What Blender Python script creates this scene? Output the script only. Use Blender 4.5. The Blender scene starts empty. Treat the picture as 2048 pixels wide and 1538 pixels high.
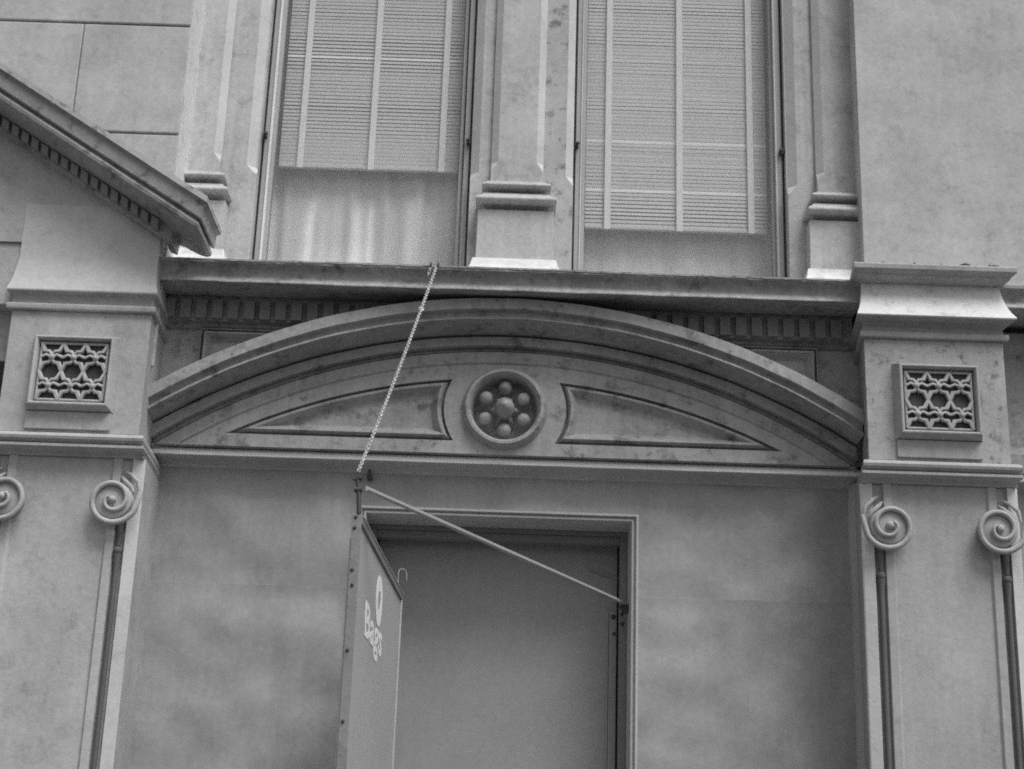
import bpy, bmesh, math, random
from mathutils import Vector, Matrix, Euler, noise

random.seed(7)
R = math.radians
S = bpy.context.scene
COL = S.collection

# ------------------------------------------------------------------ camera
cd = bpy.data.cameras.new("camera")
cam = bpy.data.objects.new("camera", cd)
COL.objects.link(cam)
cam.matrix_world = (Matrix.Translation((0, -7.4, 1.6)) @ Matrix.Rotation(R(108), 4, 'X')
                    @ Matrix.Rotation(R(1.9), 4, 'Z'))
cd.sensor_fit = 'HORIZONTAL'
cd.sensor_width = 36.0
cd.lens = 36.0 * 3100 / 2048
cd.clip_start = 0.05
cd.clip_end = 2000
S.camera = cam

# ------------------------------------------------------------------ sky, sun, exposure (a bright overcast day, black and white film)
SUN_EL, SUN_AZ = 58, 38            # the sun stands high over the street, a little to the right
W = bpy.data.worlds.new("World")
S.world = W
W.use_nodes = True
nt = W.node_tree
bg = nt.nodes["Background"]
sky = nt.nodes.new("ShaderNodeTexSky")
sky.sky_type = 'NISHITA'
sky.sun_disc = False
sky.sun_elevation = R(SUN_EL)
sky.sun_rotation = R(180 - SUN_AZ)
sky.air_density = 1.0
sky.dust_density = 4.0
bw = nt.nodes.new("ShaderNodeRGBToBW")
nt.links.new(sky.outputs[0], bw.inputs[0])
nt.links.new(bw.outputs[0], bg.inputs[0])
bg.inputs[1].default_value = 0.088

sl = bpy.data.lights.new("sun", 'SUN')
sl.energy = 1.5
sl.angle = R(32)
sl.color = (1.0, 0.995, 0.99)
sun = bpy.data.objects.new("sun", sl)
COL.objects.link(sun)
_d = Vector((math.sin(R(SUN_AZ)) * math.cos(R(SUN_EL)), -math.cos(R(SUN_AZ)) * math.cos(R(SUN_EL)), math.sin(R(SUN_EL))))
sun.rotation_euler = _d.to_track_quat('Z', 'Y').to_euler()
sun.location = (3, -12, 20)

S.view_settings.view_transform = 'Standard'
S.view_settings.look = 'None'
S.view_settings.exposure = 0.44
S.view_settings.gamma = 1.0
S.view_settings.use_curve_mapping = False
try:
    S.cycles.filter_width = 1.8      # the soft lens of the original
    S.cycles.use_denoising = False   # keep the fine grain of surfaces
except Exception:
    pass


# ------------------------------------------------------------------ materials
def material(name, base, var=0.25, fine=0.12, rough=0.8, spots=0.0, streak=0.0, bump=0.30, spec=0.35,
             metal=0.0, blotch=2.2, spot_scale=9.0, bump_scale=60.0):
    m = bpy.data.materials.new(name)
    m.use_nodes = True
    t = m.node_tree
    N, L = t.nodes, t.links
    b = N["Principled BSDF"]
    geo = N.new("ShaderNodeNewGeometry")

    def noise_tex(scale, detail, vec=None, rough_=0.6):
        n = N.new("ShaderNodeTexNoise")
        n.inputs["Scale"].default_value = scale
        n.inputs["Detail"].default_value = detail
        n.inputs["Roughness"].default_value = rough_
        L.new(vec or geo.outputs["Position"], n.inputs["Vector"])
        return n.outputs["Fac"]

    def math_(op, a, c, d=None):
        n = N.new("ShaderNodeMath")
        n.operation = op
        for i, v in enumerate((a, c, d)):
            if v is None:
                continue
            if isinstance(v, (int, float)):
                n.inputs[i].default_value = v
            else:
                L.new(v, n.inputs[i])
        return n.outputs[0]

    big = noise_tex(blotch, 6)
    small = noise_tex(34, 5)
    grain = noise_tex(210, 2)
    f = math_('MULTIPLY_ADD', math_('SUBTRACT', big, 0.5), var * 3.2, 1.0)
    f = math_('ADD', f, math_('MULTIPLY', math_('SUBTRACT', small, 0.5), fine * 4.0))
    f = math_('ADD', f, math_('MULTIPLY', math_('SUBTRACT', grain, 0.5), fine * 4.5))
    if streak:
        mp = N.new("ShaderNodeMapping")
        mp.inputs["Scale"].default_value = (26, 26, 0.9)
        L.new(geo.outputs["Position"], mp.inputs["Vector"])
        st = noise_tex(1.0, 4, mp.outputs[0])
        f = math_('ADD', f, math_('MULTIPLY', math_('SUBTRACT', st, 0.5), streak * 2))
    if spots:
        sp = noise_tex(spot_scale, 9, None, 0.75)
        mask = N.new("ShaderNodeMapRange")
        mask.inputs[1].default_value = 0.53
        mask.inputs[2].default_value = 0.64
        mask.inputs[3].default_value = 0.0
        mask.inputs[4].default_value = spots
        L.new(sp, mask.inputs[0])
        f = math_('SUBTRACT', f, mask.outputs[0])
    f = math_('MAXIMUM', f, 0.12)
    v = math_('MULTIPLY', f, base)
    cc = N.new("ShaderNodeCombineColor")
    for i in range(3):
        L.new(v, cc.inputs[i])
    L.new(cc.outputs[0], b.inputs["Base Color"])
    b.inputs["Roughness"].default_value = rough
    b.inputs["Specular IOR Level"].default_value = spec
    b.inputs["Metallic"].default_value = metal
    if bump:
        bp = N.new("ShaderNodeBump")
        bp.inputs["Strength"].default_value = bump
        bp.inputs["Distance"].default_value = 0.004
        L.new(math_('ADD', noise_tex(bump_scale, 5), math_('MULTIPLY', big, 0.6)), bp.inputs["Height"])
        L.new(bp.outputs[0], b.inputs["Normal"])
    return m


M = {}
M['pale'] = material('pale_painted_stone', 0.52, 0.20, 0.12, spots=0.22, streak=0.20, spot_scale=7)
M['white'] = material('weathered_white_paint', 0.74, 0.14, 0.09, spots=0.25)
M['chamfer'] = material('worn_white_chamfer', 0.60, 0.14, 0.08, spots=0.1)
M['plaster'] = material('pale_plaster', 0.49, 0.24, 0.11, spots=0.16, blotch=3.0, streak=0.08)
M['pier'] = material('grey_pier_paint', 0.42, 0.22, 0.11, spots=0.12, streak=0.15, spot_scale=6)
M['stained'] = material('stained_stone', 0.42, 0.28, 0.13, spots=0.62, spot_scale=13)
M['sooty'] = material('sooty_painted_iron', 0.37, 0.34, 0.14, spots=0.52, streak=0.24, rough=0.5, spec=0.5)
M['soot'] = material('weathered_dark_paint', 0.38, 0.34, 0.18, spots=0.45, streak=0.34, rough=0.75)
M['spandrel'] = material('spandrel_paint', 0.52, 0.28, 0.14, spots=0.5, rough=0.75)
M['spotted'] = material('spotted_pale_stone', 0.47, 0.20, 0.10, spots=0.55, spot_scale=14)
M['dentil'] = material('dentil_paint', 0.30, 0.2, 0.12)
M['metal'] = material('painted_sheet_metal', 0.37, 0.20, 0.11, rough=0.34, streak=0.10, blotch=3.0, bump=0.06, spec=0.55, spots=0.06, spot_scale=5)
M['frame'] = material('panel_frame_paint', 0.50, 0.14, 0.08, rough=0.6)
M['window'] = material('window_frame_paint', 0.40, 0.12, 0.07, rough=0.6, streak=0.05)
M['bead'] = material('glazing_bead_paint', 0.85, 0.10, 0.06, rough=0.6)
M['blind'] = material('blind_slat_paint', 0.63, 0.08, 0.04, rough=0.5, bump=0)
M['tape'] = material('blind_tape', 0.92, 0.05, 0.03, rough=0.8, bump=0)
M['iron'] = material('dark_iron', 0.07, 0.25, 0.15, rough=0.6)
M['rod'] = material('grey_steel_bar', 0.36, 0.12, 0.10, rough=0.5)
M['galv'] = material('galvanised_chain', 0.52, 0.10, 0.08, rough=0.45, metal=0.25)
M['board'] = material('sign_board_paint', 0.46, 0.10, 0.06, rough=0.55, streak=0.04)
M['strip'] = material('sign_edge_strip', 0.27, 0.18, 0.12, rough=0.6, spots=0.2)
M['letter'] = material('white_sign_paint', 0.95, 0.04, 0.03, rough=0.6, bump=0)
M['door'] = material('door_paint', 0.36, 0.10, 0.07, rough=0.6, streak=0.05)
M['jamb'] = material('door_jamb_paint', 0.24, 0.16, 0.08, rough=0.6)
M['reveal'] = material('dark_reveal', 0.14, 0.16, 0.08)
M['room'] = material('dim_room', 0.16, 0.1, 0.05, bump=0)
M['paving'] = material('concrete_paving', 0.13, 0.15, 0.08, rough=0.9)
M['asphalt'] = material('asphalt', 0.07, 0.2, 0.15, rough=0.9)
M['grime'] = material('dry_debris', 0.16, 0.3, 0.2)


def curtain_material(name, base, contrast, bands=()):
    m = material(name, base, 0.10, 0.04, rough=0.9, bump=0)
    t = m.node_tree
    N, L = t.nodes, t.links
    b = N["Principled BSDF"]
    src = b.inputs["Base Color"].links[0].from_socket
    geo = N.new("ShaderNodeNewGeometry")
    mp = N.new("ShaderNodeMapping")
    mp.inputs["Scale"].default_value = (11, 11, 0.7)
    L.new(geo.outputs["Position"], mp.inputs["Vector"])
    n = N.new("ShaderNodeTexNoise")
    n.inputs["Scale"].default_value = 1.0
    n.inputs["Detail"].default_value = 3
    L.new(mp.outputs[0], n.inputs["Vector"])
    mr = N.new("ShaderNodeMapRange")
    mr.inputs[1].default_value = 0.35
    mr.inputs[2].default_value = 0.68
    mr.inputs[3].default_value = 1.0 - contrast
    mr.inputs[4].default_value = 1.0 + contrast
    L.new(n.outputs["Fac"], mr.inputs[0])
    mx = N.new("ShaderNodeVectorMath")
    mx.operation = 'SCALE'
    L.new(src, mx.inputs[0])
    tot = mr.outputs[0]
    sep = N.new("ShaderNodeSeparateXYZ")
    L.new(geo.outputs["Position"], sep.inputs[0])
    wob = N.new("ShaderNodeTexNoise")
    wob.inputs["Scale"].default_value = 2.5
    L.new(geo.outputs["Position"], wob.inputs["Vector"])

    def mth(op, a, b_=0.0, c_=0.0):
        n_ = N.new("ShaderNodeMath")
        n_.operation = op
        for i_, v_ in enumerate((a, b_, c_)):
            if isinstance(v_, (int, float)):
                n_.inputs[i_].default_value = v_
            else:
                L.new(v_, n_.inputs[i_])
        return n_.outputs[0]
    xw = mth('MULTIPLY_ADD', wob.outputs["Fac"], 0.05, sep.outputs[0])
    for (bx, bw_, ba, bz) in bands:          # reflection and bright folds painted as streaks: where, how wide, how strong, up to what height
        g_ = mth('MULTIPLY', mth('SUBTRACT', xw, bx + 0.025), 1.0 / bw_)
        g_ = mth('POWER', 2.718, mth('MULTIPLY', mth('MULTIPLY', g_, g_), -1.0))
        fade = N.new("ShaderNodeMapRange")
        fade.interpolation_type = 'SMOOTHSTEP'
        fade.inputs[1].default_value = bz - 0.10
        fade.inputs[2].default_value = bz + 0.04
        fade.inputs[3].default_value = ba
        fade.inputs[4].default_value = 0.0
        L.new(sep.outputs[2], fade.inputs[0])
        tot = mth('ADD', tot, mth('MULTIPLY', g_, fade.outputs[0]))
    L.new(tot, mx.inputs[3])
    L.new(mx.outputs[0], b.inputs["Base Color"])
    return m


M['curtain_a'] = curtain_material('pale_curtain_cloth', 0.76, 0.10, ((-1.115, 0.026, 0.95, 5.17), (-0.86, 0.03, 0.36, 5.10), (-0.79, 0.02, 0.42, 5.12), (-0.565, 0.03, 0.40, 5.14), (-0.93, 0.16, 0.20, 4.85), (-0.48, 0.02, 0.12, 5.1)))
M['curtain_b'] = curtain_material('grey_curtain_cloth', 0.76, 0.07)


def glass_material():
    m = bpy.data.materials.new('dusty_window_glass')
    m.use_nodes = True
    t = m.node_tree
    N, L = t.nodes, t.links
    N.remove(N["Principled BSDF"])
    out = N["Material Output"]
    tr = N.new("ShaderNodeBsdfTransparent")
    tr.inputs[0].default_value = (0.975, 0.975, 0.975, 1)
    gl = N.new("ShaderNodeBsdfGlossy")
    gl.inputs["Roughness"].default_value = 0.04
    df = N.new("ShaderNodeBsdfDiffuse")
    df.inputs[0].default_value = (0.55, 0.55, 0.55, 1)
    # reflectance of a glass face from the angle of incidence, the same from both sides
    g0 = N.new("ShaderNodeNewGeometry")
    dot = N.new("ShaderNodeVectorMath")
    dot.operation = 'DOT_PRODUCT'
    L.new(g0.outputs["Normal"], dot.inputs[0])
    L.new(g0.outputs["Incoming"], dot.inputs[1])

    def mth(op, a, b_=None, c_=None):
        n_ = N.new("ShaderNodeMath")
        n_.operation = op
        for i_, v_ in enumerate((a, b_, c_)):
            if v_ is None:
                continue
            if isinstance(v_, (int, float)):
                n_.inputs[i_].default_value = v_
            else:
                L.new(v_, n_.inputs[i_])
        return n_.outputs[0]
    q = mth('SUBTRACT', 1.0, mth('ABSOLUTE', dot.outputs["Value"]))
    fres = mth('MULTIPLY_ADD', mth('POWER', q, 5.0), 0.96, 0.04)
    m1 = N.new("ShaderNodeMixShader")
    L.new(fres, m1.inputs[0])
    L.new(tr.outputs[0], m1.inputs[1])
    L.new(gl.outputs[0], m1.inputs[2])
    geo = N.new("ShaderNodeNewGeometry")
    n = N.new("ShaderNodeTexNoise")
    n.inputs["Scale"].default_value = 5
    n.inputs["Detail"].default_value = 6
    L.new(geo.outputs["Position"], n.inputs["Vector"])
    mr = N.new("ShaderNodeMapRange")
    mr.inputs[1].default_value = 0.3
    mr.inputs[2].default_value = 0.8
    mr.inputs[3].default_value = 0.03
    mr.inputs[4].default_value = 0.08
    L.new(n.outputs["Fac"], mr.inputs[0])
    m2 = N.new("ShaderNodeMixShader")
    L.new(mr.outputs[0], m2.inputs[0])
    L.new(m1.outputs[0], m2.inputs[1])
    L.new(df.outputs[0], m2.inputs[2])
    L.new(m2.outputs[0], out.inputs[0])
    return m


M['glass'] = glass_material()


# ------------------------------------------------------------------ mesh helpers
class MB:
    """collects vertices and faces of one mesh object"""

    def __init__(self):
        self.v, self.f = [], []

    def add(self, vs, fs):
        o = len(self.v)
        self.v += [tuple(p) for p in vs]
        self.f += [tuple(i + o for i in f) for f in fs]
        return self

    def box(self, x0, x1, y0, y1, z0, z1):
        vs = [(x0, y0, z0), (x1, y0, z0), (x1, y1, z0), (x0, y1, z0), (x0, y0, z1), (x1, y0, z1), (x1, y1, z1), (x0, y1, z1)]
        return self.add(vs, [(0, 3, 2, 1), (4, 5, 6, 7), (0, 1, 5, 4), (1, 2, 6, 5), (2, 3, 7, 6), (3, 0, 4, 7)])

    def loft(self, rings, closed=True, caps=True):
        n = len(rings[0])
        vs = [p for r in rings for p in r]
        fs = []
        for i in range(len(rings) - 1):
            for j in range(n if closed else n - 1):
                k = (j + 1) % n
                fs.append((i * n + j, i * n + k, (i + 1) * n + k, (i + 1) * n + j))
        if caps:
            fs.append(tuple(range(n - 1, -1, -1)))
            fs.append(tuple(range((len(rings) - 1) * n, len(rings) * n)))
        return self.add(vs, fs)

    def tube(self, pts, radius, n=8, caps=True):
        pts = [Vector(p) for p in pts]
        rad = radius if isinstance(radius, (list, tuple)) else [radius] * len(pts)
        rings = []
        t0 = (pts[1] - pts[0]).normalized()
        ref = Vector((0, 1, 0)) if abs(t0.y) < 0.9 else Vector((1, 0, 0))
        u = t0.cross(ref).normalized()
        for i, p in enumerate(pts):
            a = pts[max(i - 1, 0)]
            c = pts[min(i + 1, len(pts) - 1)]
            t = (c - a).normalized()
            u = (u - t * u.dot(t)).normalized()
            w = t.cross(u)
            rings.append([p + (u * math.cos(2 * math.pi * k / n) + w * math.sin(2 * math.pi * k / n)) * rad[i] for k in range(n)])
        return self.loft(rings, True, caps)

    def sphere(self, c, r, nu=14, nv=9, sy=1.0):
        rings = []
        for i in range(1, nv):
            a = math.pi * i / nv
            rings.append([(c[0] + r * math.sin(a) * math.cos(2 * math.pi * j / nu), c[1] - r * sy * math.cos(a),
                           c[2] + r * math.sin(a) * math.sin(2 * math.pi * j / nu)) for j in range(nu)])
        return self.loft(rings, True, True)

    def build(self, name, mat, parent=None, bevel=0.0, smooth=None, seg=2):
        me = bpy.data.meshes.new(name)
        me.from_pydata(self.v, [], self.f)
        me.materials.append(M[mat] if isinstance(mat, str) else mat)
        bm = bmesh.new()
        bm.from_mesh(me)
        bmesh.ops.recalc_face_normals(bm, faces=bm.faces)
        bm.to_mesh(me)
        bm.free()
        if smooth is not None:
            for p in me.polygons:
                p.use_smooth = True
            me.set_sharp_from_angle(angle=R(smooth))
        o = bpy.data.objects.new(name, me)
        COL.objects.link(o)
        if parent:
            o.parent = parent
        if bevel:
            b = o.modifiers.new("edge", 'BEVEL')
            b.width = bevel
            b.segments = seg
            b.limit_method = 'ANGLE'
            b.angle_limit = R(28)
            b.harden_normals = False
        return o


def thing(name, label, cat, group=None):
    o = bpy.data.objects.new(name, None)
    COL.objects.link(o)
    o['label'] = label
    o['category'] = cat
    if group:
        o['group'] = group
    return o


def tag(o, label, cat, group=None):
    o['label'] = label
    o['category'] = cat
    if group:
        o['group'] = group
    return o


def copy_part(src, parent, loc=(0, 0, 0), rot=None):
    c = src.copy()
    COL.objects.link(c)
    c.parent = parent
    c.location = loc
    if rot is not None:
        c.rotation_euler = rot
    return c


def rect(xc, hw, yf, yb, z):
    return [(xc - hw, yf, z), (xc + hw, yf, z), (xc + hw, yb, z), (xc - hw, yb, z)]


def run_x(profile, x0, x1, n=1):
    """a moulding: the (y, z) profile drawn along x, slightly uneven"""
    rings = []
    for i in range(n + 1):
        x = x0 + (x1 - x0) * i / n
        rings.append([(x, y, z) for (y, z) in profile])
    return rings


def wobble(o, amp, scale=3.0, axis=(0, 1, 1)):
    for v in o.data.vertices:
        p = v.co
        v.co = p + Vector((axis[0] * noise.noise(p * scale), axis[1] * noise.noise(p * scale + Vector((9, 2, 5))),
                           axis[2] * noise.noise(p * scale + Vector((3, 7, 1))))) * amp


# ------------------------------------------------------------------ ground
g = MB().box(-300, 300, -300, 300, -0.6, -0.15).build('road', 'asphalt')
g['kind'] = 'structure'
g = MB().box(-60, 60, -4.6, 0.5, -0.14, 0.0).build('pavement', 'paving')
g['kind'] = 'structure'
g = MB().box(-60, 60, -4.78, -4.604, -0.14, 0.004).build('kerb', 'paving', bevel=0.02)
g['kind'] = 'structure'
g = MB().box(-60, 60, -17.0, -13.0, -0.14, 0.0).build('pavement', 'paving')
g['kind'] = 'structure'

# ================================================================== CENTRAL BUILDING
B = thing('building', 'central iron-fronted building with two tall blinded windows above a boarded segmental-arched entrance', 'building')

TOP = 8.2
# ---- wall behind everything, with the openings left free
w = MB()
w.box(-1.72, -1.372, 0.02, 0.30, 4.40, TOP)
w.box(-0.255, 0.284, 0.02, 0.30, 4.40, TOP)
w.box(1.408, 1.76, 0.02, 0.30, 4.40, TOP)
w.box(-1.372, -0.255, 0.02, 0.30, 6.95, TOP)
w.box(0.284, 1.408, 0.02, 0.30, 6.95, TOP)
w.build('upper_wall', 'pale', B)
w = MB()
w.box(-1.9, -0.25, -0.060, 0.5, 3.62, 4.399)
w.box(0.19, 1.9, -0.060, 0.5, 3.62, 4.399)
w.box(-0.25, 0.19, -0.060, 0.5, 4.08, 4.399)
w.box(-0.25, 0.19, 0.040, 0.5, 3.62, 4.08)
w.build('spandrel_wall', 'spandrel', B)
w = MB()
w.box(-1.9, -0.695, 0.105, 0.5, 0.0, 3.62)
w.box(0.611, 1.9, 0.105, 0.5, 0.0, 3.62)
w.box(-0.695, 0.611, 0.105, 0.5, 3.327, 3.62)
w.build('lower_wall', 'reveal', B)
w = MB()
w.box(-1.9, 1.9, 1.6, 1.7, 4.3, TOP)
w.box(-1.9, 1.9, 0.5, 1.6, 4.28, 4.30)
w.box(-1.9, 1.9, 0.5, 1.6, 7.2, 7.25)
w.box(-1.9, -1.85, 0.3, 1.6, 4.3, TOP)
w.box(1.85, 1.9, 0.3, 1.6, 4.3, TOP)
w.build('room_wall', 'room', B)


def chamfer_post(name, x0, x1, yf, yb, z0, z1, zs, cl, cr, mat, parent):
    """a post whose front corners are chamfered above a stop at height zs (cl, cr: chamfer widths, 0 = square)"""
    e = 0.0015
    cl0, cr0 = (e if cl else e), (e if cr else e)

    def ring(z, a, b):
        return [(x0 + a, yf, z), (x1 - b, yf, z), (x1, yf + b * 0.9, z), (x1, yb, z), (x0, yb, z), (x0, yf + a * 0.9, z)]
    rings = [ring(z0, e, e), ring(zs, e, e), ring(zs + 0.055, max(cl, e), max(cr, e)), ring(z1, max(cl, e), max(cr, e))]
    o = MB().loft(rings).build(name, mat, parent, bevel=0.0025)
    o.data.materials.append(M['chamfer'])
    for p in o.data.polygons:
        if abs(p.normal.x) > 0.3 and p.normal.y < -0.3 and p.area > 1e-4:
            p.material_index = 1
    return o


# ---- the plain posts beside each window, with stopped chamfers towards the glass
chamfer_post('window_post', -1.60, -1.372, -0.022, 0.018, 4.45, TOP, 5.105, 0, 0.055, 'pale', B)
chamfer_post('window_post', -0.255, -0.12, -0.022, 0.018, 4.45, TOP, 5.105, 0.045, 0, 'pale', B)
chamfer_post('window_post', 0.12, 0.284, -0.022, 0.018, 4.45, TOP, 5.100, 0, 0.040, 'spotted', B)
chamfer_post('window_post', 1.408, 1.58, -0.022, 0.018, 4.45, TOP, 5.090, 0.050, 0, 'pale', B)


# ---- pilasters between the windows: shaft, two base mouldings, pedestal, flared plinth
def pilaster(xc):
    s = chamfer_post('pilaster', xc - 0.137, xc + 0.137, -0.075, -0.0235, 5.085, TOP, 5.145, 0.036, 0.036, 'pale', B)

    def moulding(name, prof, mat='pale'):
        m = MB()
        m.loft([rect(xc, hw, y, -0.024, z) for (hw, y, z) in prof])
        return m.build(name, mat, s, bevel=0.003)
    moulding('pedestal', [(0.198, -0.125, 4.60), (0.194, -0.120, 4.905)])
    moulding('base_moulding', [(0.160, -0.066, 4.9055), (0.158, -0.064, 4.928), (0.178, -0.100, 4.938), (0.204, -0.158, 4.942), (0.207, -0.164, 4.946), (0.207, -0.165, 4.955), (0.202, -0.158, 4.966),
                               (0.180, -0.126, 4.985), (0.170, -0.112, 5.003)])
    moulding('base_moulding', [(0.134, -0.054, 5.004), (0.132, -0.052, 5.022), (0.152, -0.086, 5.030), (0.174, -0.132, 5.034), (0.178, -0.138, 5.038), (0.178, -0.138, 5.046), (0.172, -0.128, 5.056),
                               (0.158, -0.106, 5.062), (0.157, -0.104, 5.072), (0.142, -0.082, 5.084)])
    moulding('plinth', [(0.255, -0.235, 4.46), (0.252, -0.225, 4.52), (0.235, -0.190, 4.55), (0.222, -0.160, 4.585),
                        (0.213, -0.140, 4.625), (0.212, -0.138, 4.630)], 'white')
    return s


for xc in (-1.693, -0.010, 1.690):
    pilaster(xc)


# ---- windows: opening frame, sash, bead, pane, fixing bolts; blind and curtain are things of their own
def window(x0, x1, label_anchor):
    zb, zt = 4.44, 6.95
    f = MB()
    y0, y1 = 0.055, 0.16
    f.box(x0 + 0.013, x0 + 0.040, y0, y1, zb, zt)
    f.box(x1 - 0.040, x1 - 0.013, y0, y1, zb, zt)
    f.box(x0 + 0.040, x1 - 0.040, y0 + 0.002, y1 - 0.002, zt - 0.06, zt)
    f.box(x0 + 0.040, x1 - 0.040, y0 + 0.002, y1 - 0.002, zb, zb + 0.03)
    f.box(x0 + 0.0005, x0 + 0.0125, 0.10, 0.16, zb, zt)
    f.box(x1 - 0.0125, x1 - 0.0005, 0.10, 0.16, zb, zt)
    wf = f.build('window', 'window', B, bevel=0.003)
    s = MB()
    a, b = x0 + 0.0405, x1 - 0.0405
    s.box(a + 0.007, a + 0.026, 0.085, 0.135, zb + 0.031, zt - 0.061)
    s.box(b - 0.026, b - 0.007, 0.085, 0.135, zb + 0.031, zt - 0.061)
    s.box(a + 0.026, b - 0.026, 0.087, 0.133, zb + 0.031, zb + 0.075)
    s.box(a + 0.026, b - 0.026, 0.087, 0.133, zt - 0.12, zt - 0.061)
    s.build('sash', 'window', wf, bevel=0.003)
    d = MB()
    d.box(a - 0.001, a + 0.0066, 0.050, 0.13, zb + 0.031, zt - 0.061)
    if x0 > -1:
        d.box(b - 0.0066, b + 0.001, 0.050, 0.13, zb + 0.031, zt - 0.061)
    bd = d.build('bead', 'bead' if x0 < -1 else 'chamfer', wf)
    wobble(bd, 0.0015, 9, (1, 0, 0))
    MB().box(a + 0.0265, b - 0.0265, 0.104, 0.108, zb + 0.0755, zt - 0.1205).build('pane', 'glass', wf)
    for xa, sx in ((x0 + 0.018, 1), (x1 - 0.018, -1)):
        k = MB()
        k.box(xa - 0.010, xa + 0.010, 0.030, 0.056, 5.352, 5.385)
        k.tube([(xa, 0.034, 5.370), (xa + 0.006 * sx, 0.004, 5.366), (xa + 0.010 * sx, -0.004, 5.352)], 0.0065, 6)
        k.build('anchor_bolt', 'iron', wf, bevel=0.002)
    return wf


WL = window(-1.372, -0.255, 'left')
WR = window(0.284, 1.408, 'right')


def slat_mesh(x0, x1):
    m = MB()
    w_, n = 0.041, 4
    rings = []
    for x in (x0, x1):
        rings.append([(x, -w_ / 2 + w_ * i / n, 0.0035 * math.sin(math.pi * i / n)) for i in range(n + 1)])
    m.loft(rings, closed=False, caps=False)
    return m


def blind(label, x0, x1, zbot, tapes, light_rows, seed):
    rnd = random.Random(seed)
    t = thing('venetian_blind', label, 'venetian blind', 'venetian blinds in the upper windows')
    pitch = 0.0225
    y = 0.20
    first = None
    n = int((6.86 - zbot) / pitch)
    drift = 0
    for i in range(n):
        z = zbot + 0.028 + i * pitch
        drift = 0.8 * drift + rnd.gauss(0, 2.0)
        tilt = 76 + drift
        bright_row = any(abs(z - zr) < pitch * 0.5 for zr in light_rows)
        if first is None:
            first = slat_mesh(x0, x1).build('slat', 'blind', t, smooth=60)
            first.location = (0, y, z)
            first.rotation_euler = (R(tilt), 0, 0)
        else:
            c_ = copy_part(first, t, (0, y, z), (R(tilt), R(rnd.gauss(0, 0.03)), 0))
            if bright_row:                                       # brightness of a slat tipped to the light, put in as white
                c_.material_slots[0].link = 'OBJECT'
                c_.material_slots[0].material = M['tape']
    MB().box(x0, x1, y - 0.012, y + 0.012, zbot - 0.006, zbot + 0.012).build('bottom_rail', 'blind', t, bevel=0.003)
    MB().box(x0, x1, y - 0.02, y + 0.02, 6.86, 6.90).build('head_rail', 'blind', t, bevel=0.003)
    for xt in tapes:
        b = MB()
        b.box(xt - 0.0165, xt + 0.0165, y - 0.0235, y - 0.0225, zbot - 0.012, 6.87)
        o = b.build('ladder_tape', 'tape', t)
    return t


blind('half-raised venetian blind in the window left of the middle pilaster, three white tapes', -1.296, -0.330, 5.262,
      (-1.180, -0.799, -0.419), (5.95,), 3)
blind('longer venetian blind right of the middle pilaster, a few slats out of line', 0.358, 1.335, 4.962,
      (0.478, 0.864, 1.247), (5.486, 5.200), 5)


def curtain(label, x0, x1, mat, depth, seed, tuck=False):
    rnd = random.Random(seed)
    m = MB()
    nx, nz = 120, 24
    ph = [rnd.uniform(0, 6.28) for _ in range(4)]
    rings = []
    for j in range(nz + 1):
        z = 4.40 + (6.9 - 4.40) * j / nz
        row = []
        for i in range(nx + 1):
            x = x0 + (x1 - x0) * i / nx
            u = (x - x0) / (x1 - x0)
            f = (0.55 * math.sin(u * 38 + ph[0] + 0.25 * z) + 0.3 * math.sin(u * 71 + ph[1]) + 0.35 * math.sin(u * 17 + ph[2] - 0.4 * z))
            y = 0.285 + depth * f
            row.append((x, y, z))
        rings.append(row)
    m.loft(rings, closed=False, caps=False)
    o = m.build('curtain', mat, smooth=60)
    return tag(o, label, 'curtain', 'curtains behind the upper windows')


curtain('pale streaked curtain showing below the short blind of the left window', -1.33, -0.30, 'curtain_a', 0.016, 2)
curtain('flat grey curtain showing below the long blind of the right window', 0.32, 1.37, 'curtain_b', 0.007, 4)

# ---- main cornice under the windows
XL, XR = -1.735, 1.690
prof = [(-0.09, 4.372), (-0.375, 4.353), (-0.392, 4.350), (-0.402, 4.350), (-0.402, 4.355), (-0.394, 4.366), (-0.384, 4.378), (-0.377, 4.390),
        (-0.374, 4.402), (-0.375, 4.414), (-0.380, 4.426), (-0.392, 4.436), (-0.410, 4.441), (-0.423, 4.442), (-0.425, 4.456), (-0.05, 4.470),
        (-0.02, 4.38)]
c = MB().loft(run_x(prof, XL, XR, 120)).build('cornice', 'soot', B, smooth=25)
wobble(c, 0.0028, 7)
# ragged lead flashing on its top edge
for fa_, fb_, dz in ((XL, -0.93, 0.0), (-0.928, 0.345, 0.0022), (0.347, XR, -0.001)):
    rings = []
    nfl = max(8, int((fb_ - fa_) * 42))
    for i in range(nfl + 1):
        x = fa_ + (fb_ - fa_) * i / nfl
        j = 0.003 * noise.noise(Vector((x * 9, 1, 1))) + 0.003 * noise.noise(Vector((x * 31, 3, 1)))
        rings.append([(x, -0.428 + j, 4.449 + 1.4 * j + dz), (x, -0.429 + j, 4.4575 + dz), (x, -0.20, 4.4685 + dz), (x, -0.20, 4.4665), (x, -0.42, 4.456)])
    MB().loft(rings).build('flashing', 'stained', c)
bed = [(-0.061, 4.215), (-0.080, 4.222), (-0.092, 4.230), (-0.094, 4.242), (-0.140, 4.243), (-0.140, 4.368), (-0.061, 4.370)]
MB().loft(run_x(bed, XL, XR, 1)).build('dentil_band', 'soot', c)
d0 = None
pitch = 0.0790
k = 0
x = XL + 0.02
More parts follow.
